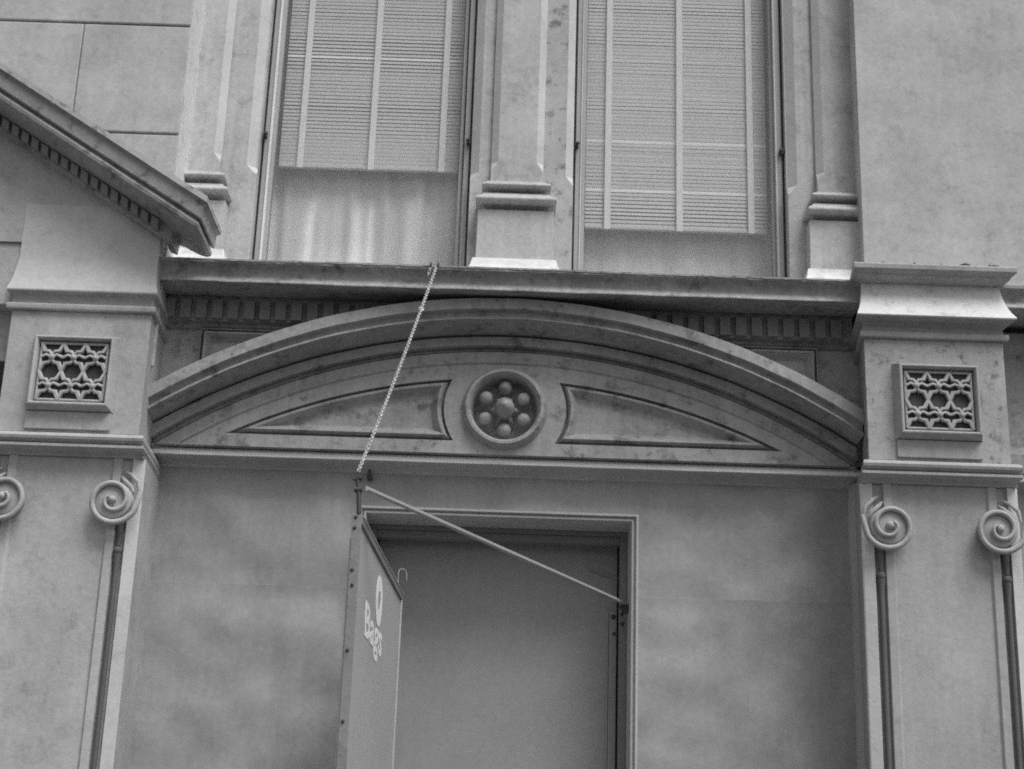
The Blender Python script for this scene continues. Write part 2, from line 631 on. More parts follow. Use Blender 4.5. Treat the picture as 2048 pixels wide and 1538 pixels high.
while x < XR - 0.03:
    if d0 is None:
        d0 = MB().box(-0.0265, 0.0265, -0.172, -0.1405, 4.246, 4.345).build('dentil', 'dentil', c, bevel=0.003)
        d0.location = (x, 0, 0)
    else:
        copy_part(d0, c, (x, 0, random.uniform(-0.001, 0.001)))
    x += pitch

# ---- segmental pediment over the doorway: concentric mouldings, each (height of centre, radius, y)
AX = -0.030
arch = [(1.205, 3.137, -0.02), (1.205, 3.137, -0.320), (1.203, 3.085, -0.322), (1.202, 3.083, -0.298), (1.200, 3.080, -0.286),
        (1.197, 3.076, -0.283), (1.195, 3.070, -0.286), (1.192, 3.062, -0.298), (1.190, 3.052, -0.313), (1.190, 3.049, -0.312),
        (1.070, 3.030, -0.178), (1.070, 3.030, -0.110), (1.070, 3.030, -0.110), (1.070, 3.030, -0.150),
        (1.105, 2.990, -0.153), (1.110, 2.985, -0.150), (1.115, 2.981, -0.100), (1.135, 2.972, -0.100), (1.140, 2.972, -0.124), (1.146, 2.93, -0.02)]
# keep the soffit line continuous: crown heights fix the inner bands
crown = {10: 4.2165, 11: 4.2150, 12: 4.2040, 13: 4.2020, 14: 4.1640, 15: 4.1580, 16: 4.1560, 17: 4.1420, 18: 4.1385, 19: 4.10}
arch = [(zc, (crown[i] - zc) if i in crown else r, y) for i, (zc, r, y) in enumerate(arch)]
LFT, RGT = -1.744, 1.687


def arch_ring(t, x_shift=0.0):
    """all profile points at horizontal position x"""
    x = LFT + (RGT - LFT) * t
    dx = x - AX
    return [(x, y, zc + math.sqrt(max(r * r - dx * dx, 0))) for (zc, r, y) in arch]


ped = MB().loft([arch_ring(i / 140) for i in range(141)], closed=True, caps=True).build('pediment', 'sooty', B, smooth=22)
wobble(ped, 0.0016, 6)

# tympanum: the flat field under the arch, its outline cut by the arch
ty = MB()
outl = []
for i in range(97):
    xx = LFT + (RGT - LFT) * i / 96
    outl.append((xx, 1.142 + math.sqrt(2.990 ** 2 - (xx - AX) ** 2)))
bot = 3.604


def panel_outline(side, d=0.0):
    """the spherical triangle between arch, base line and the ring round the medallion (side -1 left, 1 right), drawn in by d"""
    mz, mr = 3.838, 0.300 + d
    zb = 3.668 + d
    rin, zc = 2.986 - d, 1.008
    xt = AX + side * math.sqrt(rin ** 2 - (zb - zc) ** 2)      # tip: where arch meets base line
    xb = AX + side * math.sqrt(mr ** 2 - (zb - mz) ** 2)       # where ring meets base
    best = min((abs(math.hypot(x, zc + math.sqrt(rin ** 2 - x * x) - mz) - mr), x) for x in [i * 0.0005 for i in range(40, 800)])
    xa = AX + side * best[1]                                   # where ring meets arch
    pts = []
    n = 40
    for i in range(n + 1):                     # arch from tip to ring
        x = xt + (xa - xt) * i / n
        pts.append((x, zc + math.sqrt(rin ** 2 - (x - AX) ** 2)))
    za = pts[-1][1]
    a0 = math.atan2(za - mz, (xa - AX) * side)
    a1 = math.atan2(zb - mz, (xb - AX) * side)
    for i in range(1, 17):
        a = a0 + (a1 - a0) * i / 16
        pts.append((AX + side * mr * math.cos(a), mz + mr * math.sin(a)))
    for i in range(1, 30):                     # base line back to the tip
        pts.append((pts[56][0] + (xt - pts[56][0]) * i / 30, zb))
    if side > 0:
        pts.reverse()
    return pts


TY = -0.122
mx, mz = AX - 0.002, 3.838
loops = [[(x, z) for (x, z) in outl] + [(RGT, bot), (LFT, bot)]]
panels = [panel_outline(-1), panel_outline(1)]
circ = [(mx + 0.170 * math.cos(2 * math.pi * i / 64), mz + 0.170 * math.sin(2 * math.pi * i / 64)) for i in range(64)]
bm = bmesh.new()
eds = []
for lp in loops + panels + [circ]:
    vs = [bm.verts.new((x, TY, z)) for (x, z) in lp]
    for i in range(len(vs)):
        if (vs[i].co - vs[i - 1].co).length > 1e-7:
            eds.append(bm.edges.new((vs[i - 1], vs[i])))
bmesh.ops.triangle_fill(bm, use_beauty=True, use_dissolve=False, edges=eds)
for f in bm.faces:
    f.normal_update()
    if f.normal.y > 0:
        f.normal_flip()
n0 = len(loops[0])
bm.verts.ensure_lookup_table()
lo = [bm.verts[n0 - 2], bm.verts[n0 - 1]]
bk = [bm.verts.new((v.co.x, -0.055, v.co.z)) for v in lo]
bm.faces.new((lo[1], lo[0], bk[0], bk[1]))
me = bpy.data.meshes.new('tympanum')
bm.to_mesh(me)
bm.free()
me.materials.append(M['sooty'])
o = bpy.data.objects.new('tympanum', me)
COL.objects.link(o)
o.parent = ped

for side in (-1, 1):
    steps = [(0.0, TY), (0.0015, -0.090), (0.008, -0.087), (0.011, -0.104), (0.016, -0.124), (0.024, -0.135), (0.032, -0.134), (0.042, -0.120), (0.052, -0.102), (0.061, -0.091), (0.066, -0.088)]
    rings = [[(x, y, z) for (x, z) in panel_outline(side, d)] for d, y in steps]
    m = MB().loft(rings, closed=True, caps=False)
    m.build('panel_moulding', 'sooty', ped, smooth=40)
    q = panel_outline(side, 0.0655)
    if side > 0:
        q = q[::-1]
    m = MB()                                   # strip between arch line and base line
    xs = [p_[0] for p_ in q]
    top, low = q[:41], [q[0]] + q[-1:-30:-1] + [q[56]]
    bm = bmesh.new()
    vs = [bm.verts.new((x, -0.0882, z)) for (x, z) in q]
    es_ = [bm.edges.new((vs[k], vs[k - 1])) for k in range(len(vs))]
    bmesh.ops.triangle_fill(bm, use_beauty=True, use_dissolve=False, edges=es_)
    m.add([v.co.copy() for v in bm.verts], [[v.index for v in f.verts] for f in bm.faces if bm.verts.index_update() is None])
    bm.free()
    m.build('panel_field', 'sooty', ped)

# medallion: raised ring, sunk dish, six balls round a boss with small leaves
rings = []
profm = [(0.212, -0.1205), (0.207, -0.132), (0.200, -0.156), (0.190, -0.172), (0.178, -0.173), (0.169, -0.162), (0.162, -0.140),
         (0.158, -0.090), (0.152, -0.045), (0.140, -0.022), (0.02, -0.016)]
for r, y in profm:
    rings.append([(mx + r * math.cos(2 * math.pi * i / 64), y, mz + r * math.sin(2 * math.pi * i / 64)) for i in range(64)])
med = MB().loft(rings, caps=False).add([(mx + 0.02 * math.cos(2 * math.pi * i / 64), -0.016, mz + 0.02 * math.sin(2 * math.pi * i / 64)) for i in range(64)],
                                       [tuple(range(64))]).build('medallion', 'sooty', ped, smooth=40)
ball = None
for i in range(6):
    a = R(90 + 60 * i)
    p = (mx + 0.108 * math.cos(a), -0.104, mz + 0.004 + 0.108 * math.sin(a))
    if ball is None:
        ball = MB().sphere((0, 0, 0), 0.034, 18, 12).build('ball', 'sooty', ped, smooth=80)
        ball.location = p
    else:
        copy_part(ball, ped, p)
bs = MB()
bs.loft([[(mx + r * math.cos(2 * math.pi * i / 20), y, mz - 0.002 + r * math.sin(2 * math.pi * i / 20)) for i in range(20)]
         for r, y in ((0.034, -0.016), (0.046, -0.090), (0.050, -0.140), (0.044, -0.176), (0.026, -0.203), (0.012, -0.216), (0.003, -0.219))])
bs.build('boss', 'sooty', ped, smooth=80)
leaf = None
for i in range(6):
    a = R(60 + 60 * i)
    if leaf is None:
        m = MB()
        m.tube([(0.024, -0.090, 0), (0.046, -0.112, 0), (0.068, -0.080, 0), (0.084, -0.018, 0)], [0.016, 0.013, 0.009, 0.004], 8)
        leaf = m.build('leaf', 'sooty', ped, smooth=80)
        leaf.location = (mx, 0, mz)
        leaf.rotation_euler = (0, -a, 0)
    else:
        copy_part(leaf, ped, (mx, 0, mz), (0, -a, 0))

# a thin fillet following the arch across the tympanum
rings = []
for i in range(101):
    xx = -1.60 + 3.14 * i / 100
    rr_ = [(2.940, -0.1215), (2.939, -0.131), (2.930, -0.133), (2.923, -0.128), (2.920, -0.1215)]
    rings.append([(xx, y, 1.146 + math.sqrt(r * r - (xx - AX) ** 2)) for r, y in rr_])
MB().loft(rings).build('arch_fillet', 'sooty', ped, smooth=30)

# ---- spandrel panels in the corners above the arch: sunk frame with a raised pyramid
def spandrel(side):
    def outline(d):
        zt = 4.213 - d
        xo = (AX - 1.532 + d) if side < 0 else (AX + 1.549 - d)
        rr, zc = 3.100 + d, 1.225
        xi = AX + side * math.sqrt(rr ** 2 - (zt - zc) ** 2)
        pts = []
        n = 14
        for i in range(n + 1):
            x = xi + (xo - xi) * i / n
            pts.append((x, zc + math.sqrt(rr ** 2 - (x - AX) ** 2)))
        pts.append((xo, zt))
        return pts
    m = MB()
    rings = [[(x, y, z) for (x, z) in outline(d)] for d, y in
             ((0.0, -0.0605), (0.0005, -0.106), (0.005, -0.108), (0.007, -0.0625), (0.021, -0.0615), (0.0225, -0.126), (0.033, -0.130))]
    m.loft(rings, closed=True, caps=False)
    last = outline(0.033)
    k = len(last)
    ins = outline(0.058)
    m.add([(x, -0.130, z) for x, z in last] + [(x, -0.062, z) for x, z in ins], [(i, (i + 1) % k, k + (i + 1) % k, k + i) for i in range(k)] + [tuple(range(k, 2 * k))])
    return m.build('spandrel_panel', 'spandrel', ped)


spandrel(-1)
spandrel(1)


# ---- sheet metal cladding below the pediment, with moulded frame
def sheet(x0, x1, z0, z1, y, seed, lap=False):
    m = MB()
    nx = max(4, int((x1 - x0) / 0.035))
    nz = max(4, int((z1 - z0) / 0.035))
    rings = []
    for j in range(nz + 1):
        z = z0 + (z1 - z0) * j / nz
        row = []
        for i in range(nx + 1):
            x = x0 + (x1 - x0) * i / nx
            d = 0.022 * noise.noise(Vector((x * 2.3, z * 2.9, 1))) + 0.011 * noise.noise(Vector((x * 6, z * 6, 5))) + 0.0015 * noise.noise(Vector((x * 19, z * 19, 3)))
            yy = y + d
            for zs_ in (2.957, 1.75):            # buckles along the lapped seam
                yy += 0.012 * noise.noise(Vector((x * 4, zs_, 2))) * math.exp(-((z - zs_) / 0.07) ** 2)
            if lap and j == nz:                  # its top edge laps over the sheet above
                yy -= 0.0030 + 0.0016 * noise.noise(Vector((x * 6, 4, seed)))
            row.append((x, yy, z + 0))
        rings.append(row)
    if lap:
        rings.append([(p_[0], p_[1] + 0.005, p_[2] + 0.0010) for p_ in rings[-1]])
    m.loft(rings, closed=False, caps=False)
    o = m.build('metal_sheet', 'metal', B, smooth=40)
    return o


PL, PR_ = -1.779, 1.693
sheet(PL, -0.712, 2.957, 3.562, 0.040, 1, True)
sheet(PL, -0.712, 1.75, 2.9575, 0.0400, 1, True)
sheet(PL, -0.712, 0.55, 1.7505, 0.040, 1, True)
sheet(0.630, PR_, 2.957, 3.562, 0.040, 5, True)
sheet(0.630, PR_, 1.75, 2.9575, 0.0400, 5, True)
sheet(0.630, PR_, 0.55, 1.7505, 0.040, 5, True)
sheet(-0.712, 0.630, 3.345, 3.562, 0.040, 9)
MB().box(PL, -0.712, 0.02, 0.055, 0, 0.56).build('base_board', 'metal', B, bevel=0.004)
MB().box(0.63, PR_, 0.02, 0.055, 0, 0.56).build('base_board', 'metal', B, bevel=0.004)

fp = [(0.058, 3.6025), (-0.070, 3.602), (-0.086, 3.590), (-0.094, 3.581), (-0.095, 3.577), (-0.095, 3.563), (-0.092, 3.559), (-0.060, 3.558), (-0.018, 3.557), (0.006, 3.551), (0.024, 3.540), (0.030, 3.530), (0.058, 3.528)]
pf = MB().loft(run_x(fp, -1.801, 1.711, 60)).build('panel_frame', 'frame', B, smooth=25)
wobble(pf, 0.0012, 8)
pf.data.materials.append(M['bead'])
for q in pf.data.polygons:
    if q.center.y < -0.075 and q.normal.z > -0.3:
        q.material_index = 1  # light-catching edge of the frame painted brighter on front and upper faces
for xo, s in ((-1.801, 1), (1.711, -1)):
    m = MB()
    pr = [(0.0, 0.058), (0.0, -0.030), (0.004, -0.040), (0.011, -0.040), (0.014, -0.030), (0.022, 0.0), (0.026, 0.012), (0.033, 0.030), (0.036, 0.058)]
    m.loft([[(xo + s * a, y, z) for (a, y) in pr] for z in (0.0, 3.545)])
    m.build('frame_stile', 'frame', pf, smooth=25)

# hanger bolt left of the lintel
m = MB()
m.tube([(-0.687, 0.045, 3.505), (-0.687, 0.0, 3.505)], 0.014, 10)
m.tube([(-0.687, 0.02, 3.512), (-0.689, 0.02, 3.545)], 0.006, 6)
m.build('hanger_bolt', 'iron', B, bevel=0.002)

# ---- doorway: moulded trim, deep reveal, inner frame, plain door
def trim_ring(off, y):
    x0, x1, z1 = -0.690, 0.606, 3.322
    return [(x0 - off, y, 0.0), (x0 - off, y, z1 + off), (x1 + off, y, z1 + off), (x1 + off, y, 0.0)]


tp = [(0.0, 0.30), (0.0, 0.016), (0.003, 0.008), (0.011, 0.006), (0.013, 0.018), (0.019, 0.018), (0.021, 0.004), (0.024, -0.004), (0.034, -0.004), (0.037, 0.006), (0.038, 0.09)]
dt = MB().loft([trim_ring(a, y) for a, y in tp], closed=False, caps=False).build('door_trim', 'frame', B, smooth=25)
m = MB()
m.box(-0.689, 0.605, 0.245, 0.33, 3.300, 3.321)
m.box(-0.689, -0.655, 0.245, 0.33, 0.0, 3.2995)
m.box(0.571, 0.605, 0.245, 0.33, 0.0, 3.2995)
m.box(-0.655, 0.571, 0.262, 0.335, 3.262, 3.2995)
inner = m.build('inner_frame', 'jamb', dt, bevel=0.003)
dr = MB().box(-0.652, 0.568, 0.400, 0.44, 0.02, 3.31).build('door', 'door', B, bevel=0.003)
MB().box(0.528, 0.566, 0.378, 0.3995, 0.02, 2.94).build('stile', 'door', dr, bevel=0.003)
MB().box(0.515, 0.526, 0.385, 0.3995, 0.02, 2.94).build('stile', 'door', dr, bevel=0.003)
MB().box(-0.80, 0.72, 0.47, 0.52, 0.0, 3.45).build('door_light_stop', 'room', dt)  # unseen board behind the door, added to stop light leaking round it
for (xx, zz, rr) in ((0.583, 2.860, 0.010), (0.580, 2.905, 0.008), (0.548, 2.915, 0.012), (0.552, 2.83, 0.008)):
    m = MB()
    yb = 0.246 if xx > 0.57 else 0.379
    m.loft([[(xx + r * math.cos(2 * math.pi * i / 10), y, zz + r * math.sin(2 * math.pi * i / 10)) for i in range(10)] for r, y in ((rr, yb), (rr, yb - 0.008), (rr * 0.6, yb - 0.012))])
    m.build('bolt_head', 'iron', inner if xx > 0.57 else dr, smooth=60)
MB().tube([(0.42, 0.395, 3.150), (0.455, 0.392, 3.142), (0.475, 0.39, 3.128), (0.53, 0.375, 3.122), (0.575, 0.35, 3.108)], 0.0022, 5).build('loose_wire', 'strip', dr, smooth=60)

# ================================================================== PIERS (shared by both neighbours)
def pier(bld, xc, mat, hw, yF, splay, neck_top, cap, fa=1.0):
    """tall pier: fluted shaft, scroll capital, panelled block, flare and cap"""
    yb = 0.055

    def ring(h, y, z):
        return [(xc - h, y, z), (xc + h, y, z), (xc + h - splay, yb, z), (xc - h + splay, yb, z)]
    p = MB().loft([ring(hw, yF, 3.546), ring(hw, yF, 4.146)]).build('pier', 'stained' if cap else mat, bld, bevel=0.004)
    # shaft
    hs = hw + 0.036
    sh = MB()
    ys = yF + 0.035
    fl0, fl1, st = 0.262, 0.314, 0.226       # flute between these distances from the axis, then a strip, then a sunk panel
    prof = [(-hs, ys + 0.020), (-hs + 0.006, ys + 0.014), (-fl1, ys), (-fl1 + 0.008, ys + 0.022), (-fl0 - 0.008, ys + 0.022), (-fl0, ys), (-st, ys), (-st + 0.01, ys + 0.014),
            (st - 0.01, ys + 0.014), (st, ys), (fl0, ys), (fl0 + 0.008, ys + 0.022), (fl1 - 0.008, ys + 0.022), (fl1, ys), (hs - 0.006, ys + 0.014), (hs, ys + 0.020),
            (hs - splay, yb), (-hs + splay, yb)]
    sh.loft([[(xc + a, y, z) for a, y in prof] for z in (0.0, 3.444)])
    shaft = sh.build('shaft', mat, p, bevel=0.002)
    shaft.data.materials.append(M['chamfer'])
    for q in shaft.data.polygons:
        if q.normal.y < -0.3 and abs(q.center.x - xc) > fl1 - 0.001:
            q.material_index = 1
    # neck moulding between shaft and block
    m = MB()
    m.loft([ring(hw + e, yF + d, z) for e, d, z in
            ((0.030, 0.030, 3.4445), (0.030, 0.028, 3.458), (0.034, 0.004, 3.466), (0.038, -0.030, 3.470), (0.040, -0.038, 3.473), (0.040, -0.038, 3.485), (0.034, -0.030, 3.488),
             (0.026, -0.018, 3.491), (0.030, -0.034, 3.497), (0.036, -0.048, 3.506), (0.037, -0.052, 3.518), (0.034, -0.046, 3.529), (0.026, -0.030, 3.538), (0.012, -0.012, 3.543), (0.004, -0.003, 3.5455))])
    m.build('neck_moulding', mat, p, smooth=30)
    # fillet above the block, then the flare
    m = MB()
    m.loft([ring(hw + e, yF + d, z) for e, d, z in
            ((-0.004, 0.002, 4.1465), (0.020, -0.024, 4.149), (0.022, -0.027, 4.155), (0.022, -0.027, 4.172), (0.018, -0.022, 4.177), (0.004, -0.004, 4.180), (0.002, -0.002, 4.205),
             (0.010 * fa, -0.020 * fa, 4.222), (0.034 * fa, -0.066 * fa, 4.230), (0.044 * fa, -0.086 * fa, 4.232), (0.046 * fa, -0.088 * fa, 4.238))])
    m.build('fillet', mat, p, smooth=30)
    m = MB()
    m.loft([ring(hw + e, yF + d, z) for e, d, z in
            ((0.046 * fa, -0.088 * fa, 4.2385), (0.044 * fa, -0.084 * fa, 4.246), (0.030 * fa, -0.062 * fa, 4.275), (0.016 * fa, -0.036 * fa, 4.320), (0.006 * fa, -0.012 * fa, 4.375), (0.0, 0.004, 4.43), (0.0, 0.004, neck_top))])
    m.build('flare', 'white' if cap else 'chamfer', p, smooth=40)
    if cap:
        m = MB()
        m.loft([ring(hw + e, yF + d, z) for e, d, z in
                ((0.004, -0.010, neck_top + 0.0005), (0.020, -0.050, neck_top + 0.006), (0.034, -0.074, neck_top + 0.010), (0.036, -0.076, neck_top + 0.022), (0.040, -0.084, neck_top + 0.023),
                 (0.058, -0.108, neck_top + 0.034), (0.060, -0.110, neck_top + 0.058), (0.055, -0.104, neck_top + 0.064))])
        m.build('cap', mat, p, bevel=0.003)
    # framed fretwork panel on the block
    pan = MB()
    z0, z1, h = 3.645, 4.022, 0.205

    def fr(i, y):
        return [(xc - h + i, y, z0 + i), (xc + h - i, y, z0 + i), (xc + h - i, y, z1 - i), (xc - h + i, y, z1 - i)]
    pan.loft([fr(0, yF - 0.0005), fr(0.004, yF - 0.012), fr(0.020, yF - 0.064), fr(0.028, yF - 0.066), fr(0.034, yF - 0.060), fr(0.040, yF - 0.022), fr(0.046, yF - 0.0205)], caps=True)
    pnl = pan.build('ornament_frame', mat, p, bevel=0.002)
    fx0, fx1, fz0, fz1 = xc - h + 0.050, xc + h - 0.050, z0 + 0.050, z1 - 0.050
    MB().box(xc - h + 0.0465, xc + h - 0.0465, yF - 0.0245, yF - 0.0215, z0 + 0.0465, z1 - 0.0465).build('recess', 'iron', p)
    # fretwork: edge strip, diagonal lattice, a rosette at every crossing
    fy = yF - 0.036
    m = MB()
    rr = 0.0065
    m.tube([(fx0, fy, fz0), (fx1, fy, fz0)], rr, 6)
    m.tube([(fx0, fy, fz1), (fx1, fy, fz1)], rr, 6)
    m.tube([(fx0, fy, fz0), (fx0, fy, fz1)], rr, 6)
    m.tube([(fx1, fy, fz0), (fx1, fy, fz1)], rr, 6)
    nxc, nzc = 3, 2
    dx, dz = (fx1 - fx0) / nxc, (fz1 - fz0) / nzc
    for i in range(nxc):
        for j in range(nzc):
            cx, cz = fx0 + dx * (i + 0.5), fz0 + dz * (j + 0.5)
            for sx in (-1, 1):
                for sz in (-1, 1):
                    m.tube([(cx + sx * dx * 0.5, fy, cz + sz * dz * 0.5), (cx + sx * dx * 0.34, fy - 0.003, cz + sz * dz * 0.22), (cx + sx * dx * 0.12, fy - 0.004, cz + sz * dz * 0.20), (cx, fy, cz + sz * dz * 0.08)], [0.010, 0.0125, 0.0095, 0.009], 6)
                m.tube([(cx + sx * dx * 0.5, fy, cz), (cx + sx * dx * 0.25, fy - 0.003, cz + 0.012), (cx, fy, cz)], 0.0085, 6)
            m.sphere((cx, fy - 0.004, cz), 0.016, 8, 6)
    m.build('fretwork', mat, p, smooth=60)
    MB().box(xc - h + 0.006, xc + h - 0.006, yF - 0.016, yF - 0.0005, 3.560, 3.6445).build('apron', mat, p, bevel=0.003)
    # scroll capital: volute band with eye, tendrils, spindle hanging in the flute
    for s in (-1, 1):
        vx = xc + s * 0.252
        vz = 3.232
        vy = yF - 0.030
        v = MB()
        pts, rad = [], []
        turns, n = 1.55, 52
        for i in range(n + 1):
            u = i / n
            a = R(205) + u * turns * 2 * math.pi           # from the outer lower left, under, up and round inwards
            r = 0.094 * (1 - u) ** 0.85 + 0.020
            pts.append((vx - s * r * math.cos(a) * -1 * -1, vy + 0.012 - 0.014 * u, vz + r * math.sin(a)))
            rad.append(0.0145 - 0.006 * u)
        lead = [(vx + s * 0.124, vy + 0.016, vz + 0.046), (vx + s * 0.118, vy + 0.012, vz + 0.010)]
        pts = lead + pts
        rad = [0.010, 0.014] + rad
        v.tube(pts, rad, 8)
        v.build('volute', mat, p, smooth=80)
        dsc = MB()
        dsc.loft([[(vx + r * math.cos(2 * math.pi * i / 24), y, vz + r * math.sin(2 * math.pi * i / 24)) for i in range(24)] for r, y in ((0.088, ys + 0.002), (0.086, vy + 0.022), (0.08, vy + 0.017), (0.01, vy + 0.015))])
        dsc.sphere((vx, vy + 0.004, vz), 0.019, 12, 8)
        dsc.build('volute_eye', mat, p, smooth=50)
        for k, (ax, az, bx) in enumerate(((0.060, 0.136, 0.110), (0.028, 0.112, 0.082))):
            t_ = MB()
            t_.tube([(vx + s * ax * 0.6, ys + 0.004, vz + az + 0.012), (vx + s * (ax + 0.004), ys - 0.012, vz + az - 0.006), (vx + s * (bx - 0.010), ys - 0.020, vz + az - 0.042), (vx + s * bx, ys - 0.014, vz + 0.046)],
                    [0.005, 0.010, 0.011, 0.008], 8)
            t_.build('tendril', mat, p, smooth=80)
        fxm = xc + s * 0.288
        sp = MB()
        sp.tube([(fxm, ys + 0.004, 3.150), (fxm, ys + 0.002, 3.060), (fxm, ys + 0.002, 3.030)], [0.020, 0.012, 0.010], 10)
        sp.sphere((fxm, ys, 3.008), 0.021, 12, 8)
        sp.tube([(fxm, ys + 0.002, 2.995), (fxm, ys + 0.004, 2.96), (fxm, ys + 0.005, 2.90), (fxm, ys + 0.006, 0.3)], [0.020, 0.016, 0.012, 0.013], 10)
        sp.build('spindle', 'reveal', p, smooth=60)
    return p


# ================================================================== RIGHT NEIGHBOUR
RB = thing('building', 'right neighbour with mottled pale pier, scroll capital and bright flared ledge', 'building')
PXR = 2.000
pier(RB, PXR, 'pier', 0.332, -0.46, 0.078, 4.430, True)
w = MB().loft([[(1.742, -0.225, z), (5.2, -0.225, z), (5.2, 0.3, z), (1.765, 0.3, z)] for z in (4.40, TOP)]).build('upper_wall', 'plaster', RB, bevel=0.003)
m = MB()
m.box(2.26, 5.2, 0.06, 0.5, 0.0, 4.399)
m.build('lower_wall', 'sooty', RB)
c2 = MB().loft(run_x(prof, 2.31, 5.2, 30)).build('cornice', 'soot', RB, smooth=25)
sheet_r = MB().box(2.40, 5.2, 0.02, 0.058, 0.0, 3.56).build('metal_sheet', 'metal', RB, bevel=0.003)
MB().loft(run_x(fp, 2.31, 5.2, 4)).build('panel_frame', 'frame', RB, smooth=25)
MB().loft(run_x([(-0.001, 3.6), (-0.10, 3.6), (-0.11, 3.7), (-0.06, 3.74), (-0.06, 4.2), (-0.10, 4.24), (-0.10, 4.33), (-0.001, 4.33)], 2.31, 5.2, 2)).build('frieze', 'sooty', RB, bevel=0.004)

# wind-blown litter on the ledge
m = MB()
rnd = random.Random(12)
for i in range(34):
    x = rnd.uniform(1.72, 2.3)
    z = 4.496 + rnd.uniform(0, 0.004)
    y = rnd.uniform(-0.55, -0.47)
    a = rnd.uniform(-0.5, 0.5)
    l = rnd.uniform(0.006, 0.03) * rnd.random()+0.004
    m.tube([(x - l * math.cos(a), y, z), (x, y - 0.006, z + rnd.uniform(0.002, 0.009)), (x + l * math.cos(a), y, z + 0.01 * math.sin(a))], rnd.uniform(0.002, 0.005), 5)
o = m.build('litter', 'grime')
o['kind'] = 'stuff'
o['label'] = 'dry twigs and litter lying on the ledge of the right pier'

# ================================================================== LEFT NEIGHBOUR
LB = thing('building', 'left neighbour of pale stone blocks with steep gable moulding above its pier', 'building')
PXL = -2.060
pier(LB, PXL, 'plaster', 0.333, -0.46, 0.030, 4.70, False, 0.55)
# blocks of the wall above, joints recessed
MB().box(-5.2, -1.735, -0.325, 0.3, 4.40, TOP).build('upper_wall', 'plaster', LB)
course = 0.62
zz = 5.160 - 2 * course
first = None
row = 0
while zz < TOP - 0.1:
    off = 0.0 if row % 2 else 0.55
    xr = -1.720
    while xr > -5.0:
        wd = 1.10 if not (xr == -1.720 and off) else 0.55
        MB().box(xr - wd + 0.004, xr - 0.0, -0.342, -0.326, zz + 0.006, zz + course - 0.006).build('stone_block', 'plaster', LB, bevel=0.006)
        xr -= wd
    zz += course
    row += 1
MB().box(-1.7345, -1.7205, -0.324, 0.018, 4.45, TOP).build('corner_return', 'white', LB)
# raking moulding of the gable, mitred round its lower end
XE, YF, ZE, SL = -1.716, -0.47, 4.640, 0.632
rk = [(0.02, -0.03), (0.250, 0.000), (0.252, 0.022), (0.243, 0.030), (0.236, 0.040), (0.232, 0.105), (0.226, 0.112), (0.205, 0.113), (0.205, 0.124),
      (0.216, 0.127), (0.222, 0.140), (0.218, 0.158), (0.200, 0.176), (0.170, 0.188), (0.120, 0.196), (0.085, 0.198), (0.060, 0.206), (0.055, 0.262), (0.02, 0.270)]
XLF = -5.0
m = MB()
NR = 30
rings = []
for i in range(NR + 1):
    u = i / NR
    ring = []
    for o_, h_ in rk:
        xa = XLF + (XE + o_ - XLF) * u
        ring.append((xa, YF - o_, ZE + SL * (XE + 0.25 - xa) - h_ - 0.0))
    rings.append(ring)
zend = [p[2] for p in rings[-1]]
for yy in (-0.42, -0.345):
    rings.append([(XE + o_, yy if o_ > 0.03 else yy, z) for (o_, h_), z in zip(rk, zend)])
m.loft(rings, closed=True, caps=True)
rake = m.build('gable_moulding', 'sooty', LB, smooth=25)
wobble(rake, 0.003, 6)
# pale weathered fillet along its top edge
m = MB()
rr_ = [[(p[0] - 0.0, p[1], p[2]) for p in r] for r in rings]
m.loft([[(r[1][0] + (0.004 if i > NR - 1 else 0), r[1][1] - 0.003, r[1][2] + 0.012), (r[2][0] + (0.004 if i > NR - 1 else 0), r[2][1] - 0.004, r[2][2] + 0.002), (r[2][0], r[2][1] + 0.02, r[2][2] + 0.004), (r[1][0], r[1][1] + 0.06, r[1][2] + 0.012)] for i, r in enumerate(rings)])
m.build('fillet', 'stained', rake)
# dentils under the rake
dd = None
x = XE - 0.02
i = 0
while x > XLF + 0.1:
    zt = ZE + SL * (XE + 0.25 - x) - 0.206
    if dd is None:
        dd = MB()
        dd.loft([[(-0.017, y, SL * 0.017), (0.017, y, -SL * 0.017), (0.017, y, -SL * 0.017 - 0.046), (-0.017, y, SL * 0.017 - 0.046)] for y in (-0.565, -0.526)])
        dd = dd.build('dentil', 'dentil', rake)
        dd.location = (x, 0, zt)
    else:
        copy_part(dd, rake, (x, 0, zt))
    x -= 0.052
    i += 1
# gable wall behind the rake
m = MB()
gx0, gx1 = XLF, -1.728
m.loft([[(gx0, y, 4.5), (gx1, y, 4.5), (gx1, y, ZE + SL * (XE + 0.25 - gx1) - 0.24), (gx0, y, ZE + SL * (XE + 0.25 - gx0) - 0.24)] for y in (-0.455, -0.343)])
m.build('gable_wall', 'plaster', LB)
# the porch left of the pier
MB().box(-5.0, -2.36, 0.06, 0.5, 0.0, 4.5).build('lower_wall', 'sooty', LB)
MB().box(-5.0, -2.38, -0.44, 0.058, 4.18, 4.499).build('porch_lintel', 'plaster', LB, bevel=0.004)
MB().box(-5.0, -2.50, 0.0, 0.058, 0.0, 3.9).build('door', 'door', LB, bevel=0.004)

# ================================================================== HANGING SIGN
SG = thing('hanging_sign', 'projecting shop sign seen nearly edge-on, white lettering on its grey face', 'sign')
nx_, ny_ = -0.553, -1.638
ang = math.atan2(0.0606, 1.638)            # slightly off square to the wall
Zs = 2.930
LEN = 1.66


def sg(s, off, z):
    """point s metres back from the street end, off metres to the sign's left, at height z"""
    dxs, dys = math.sin(ang), math.cos(ang)
    return (nx_ + dxs * s - dys * off, ny_ + dys * s + dxs * off, z)


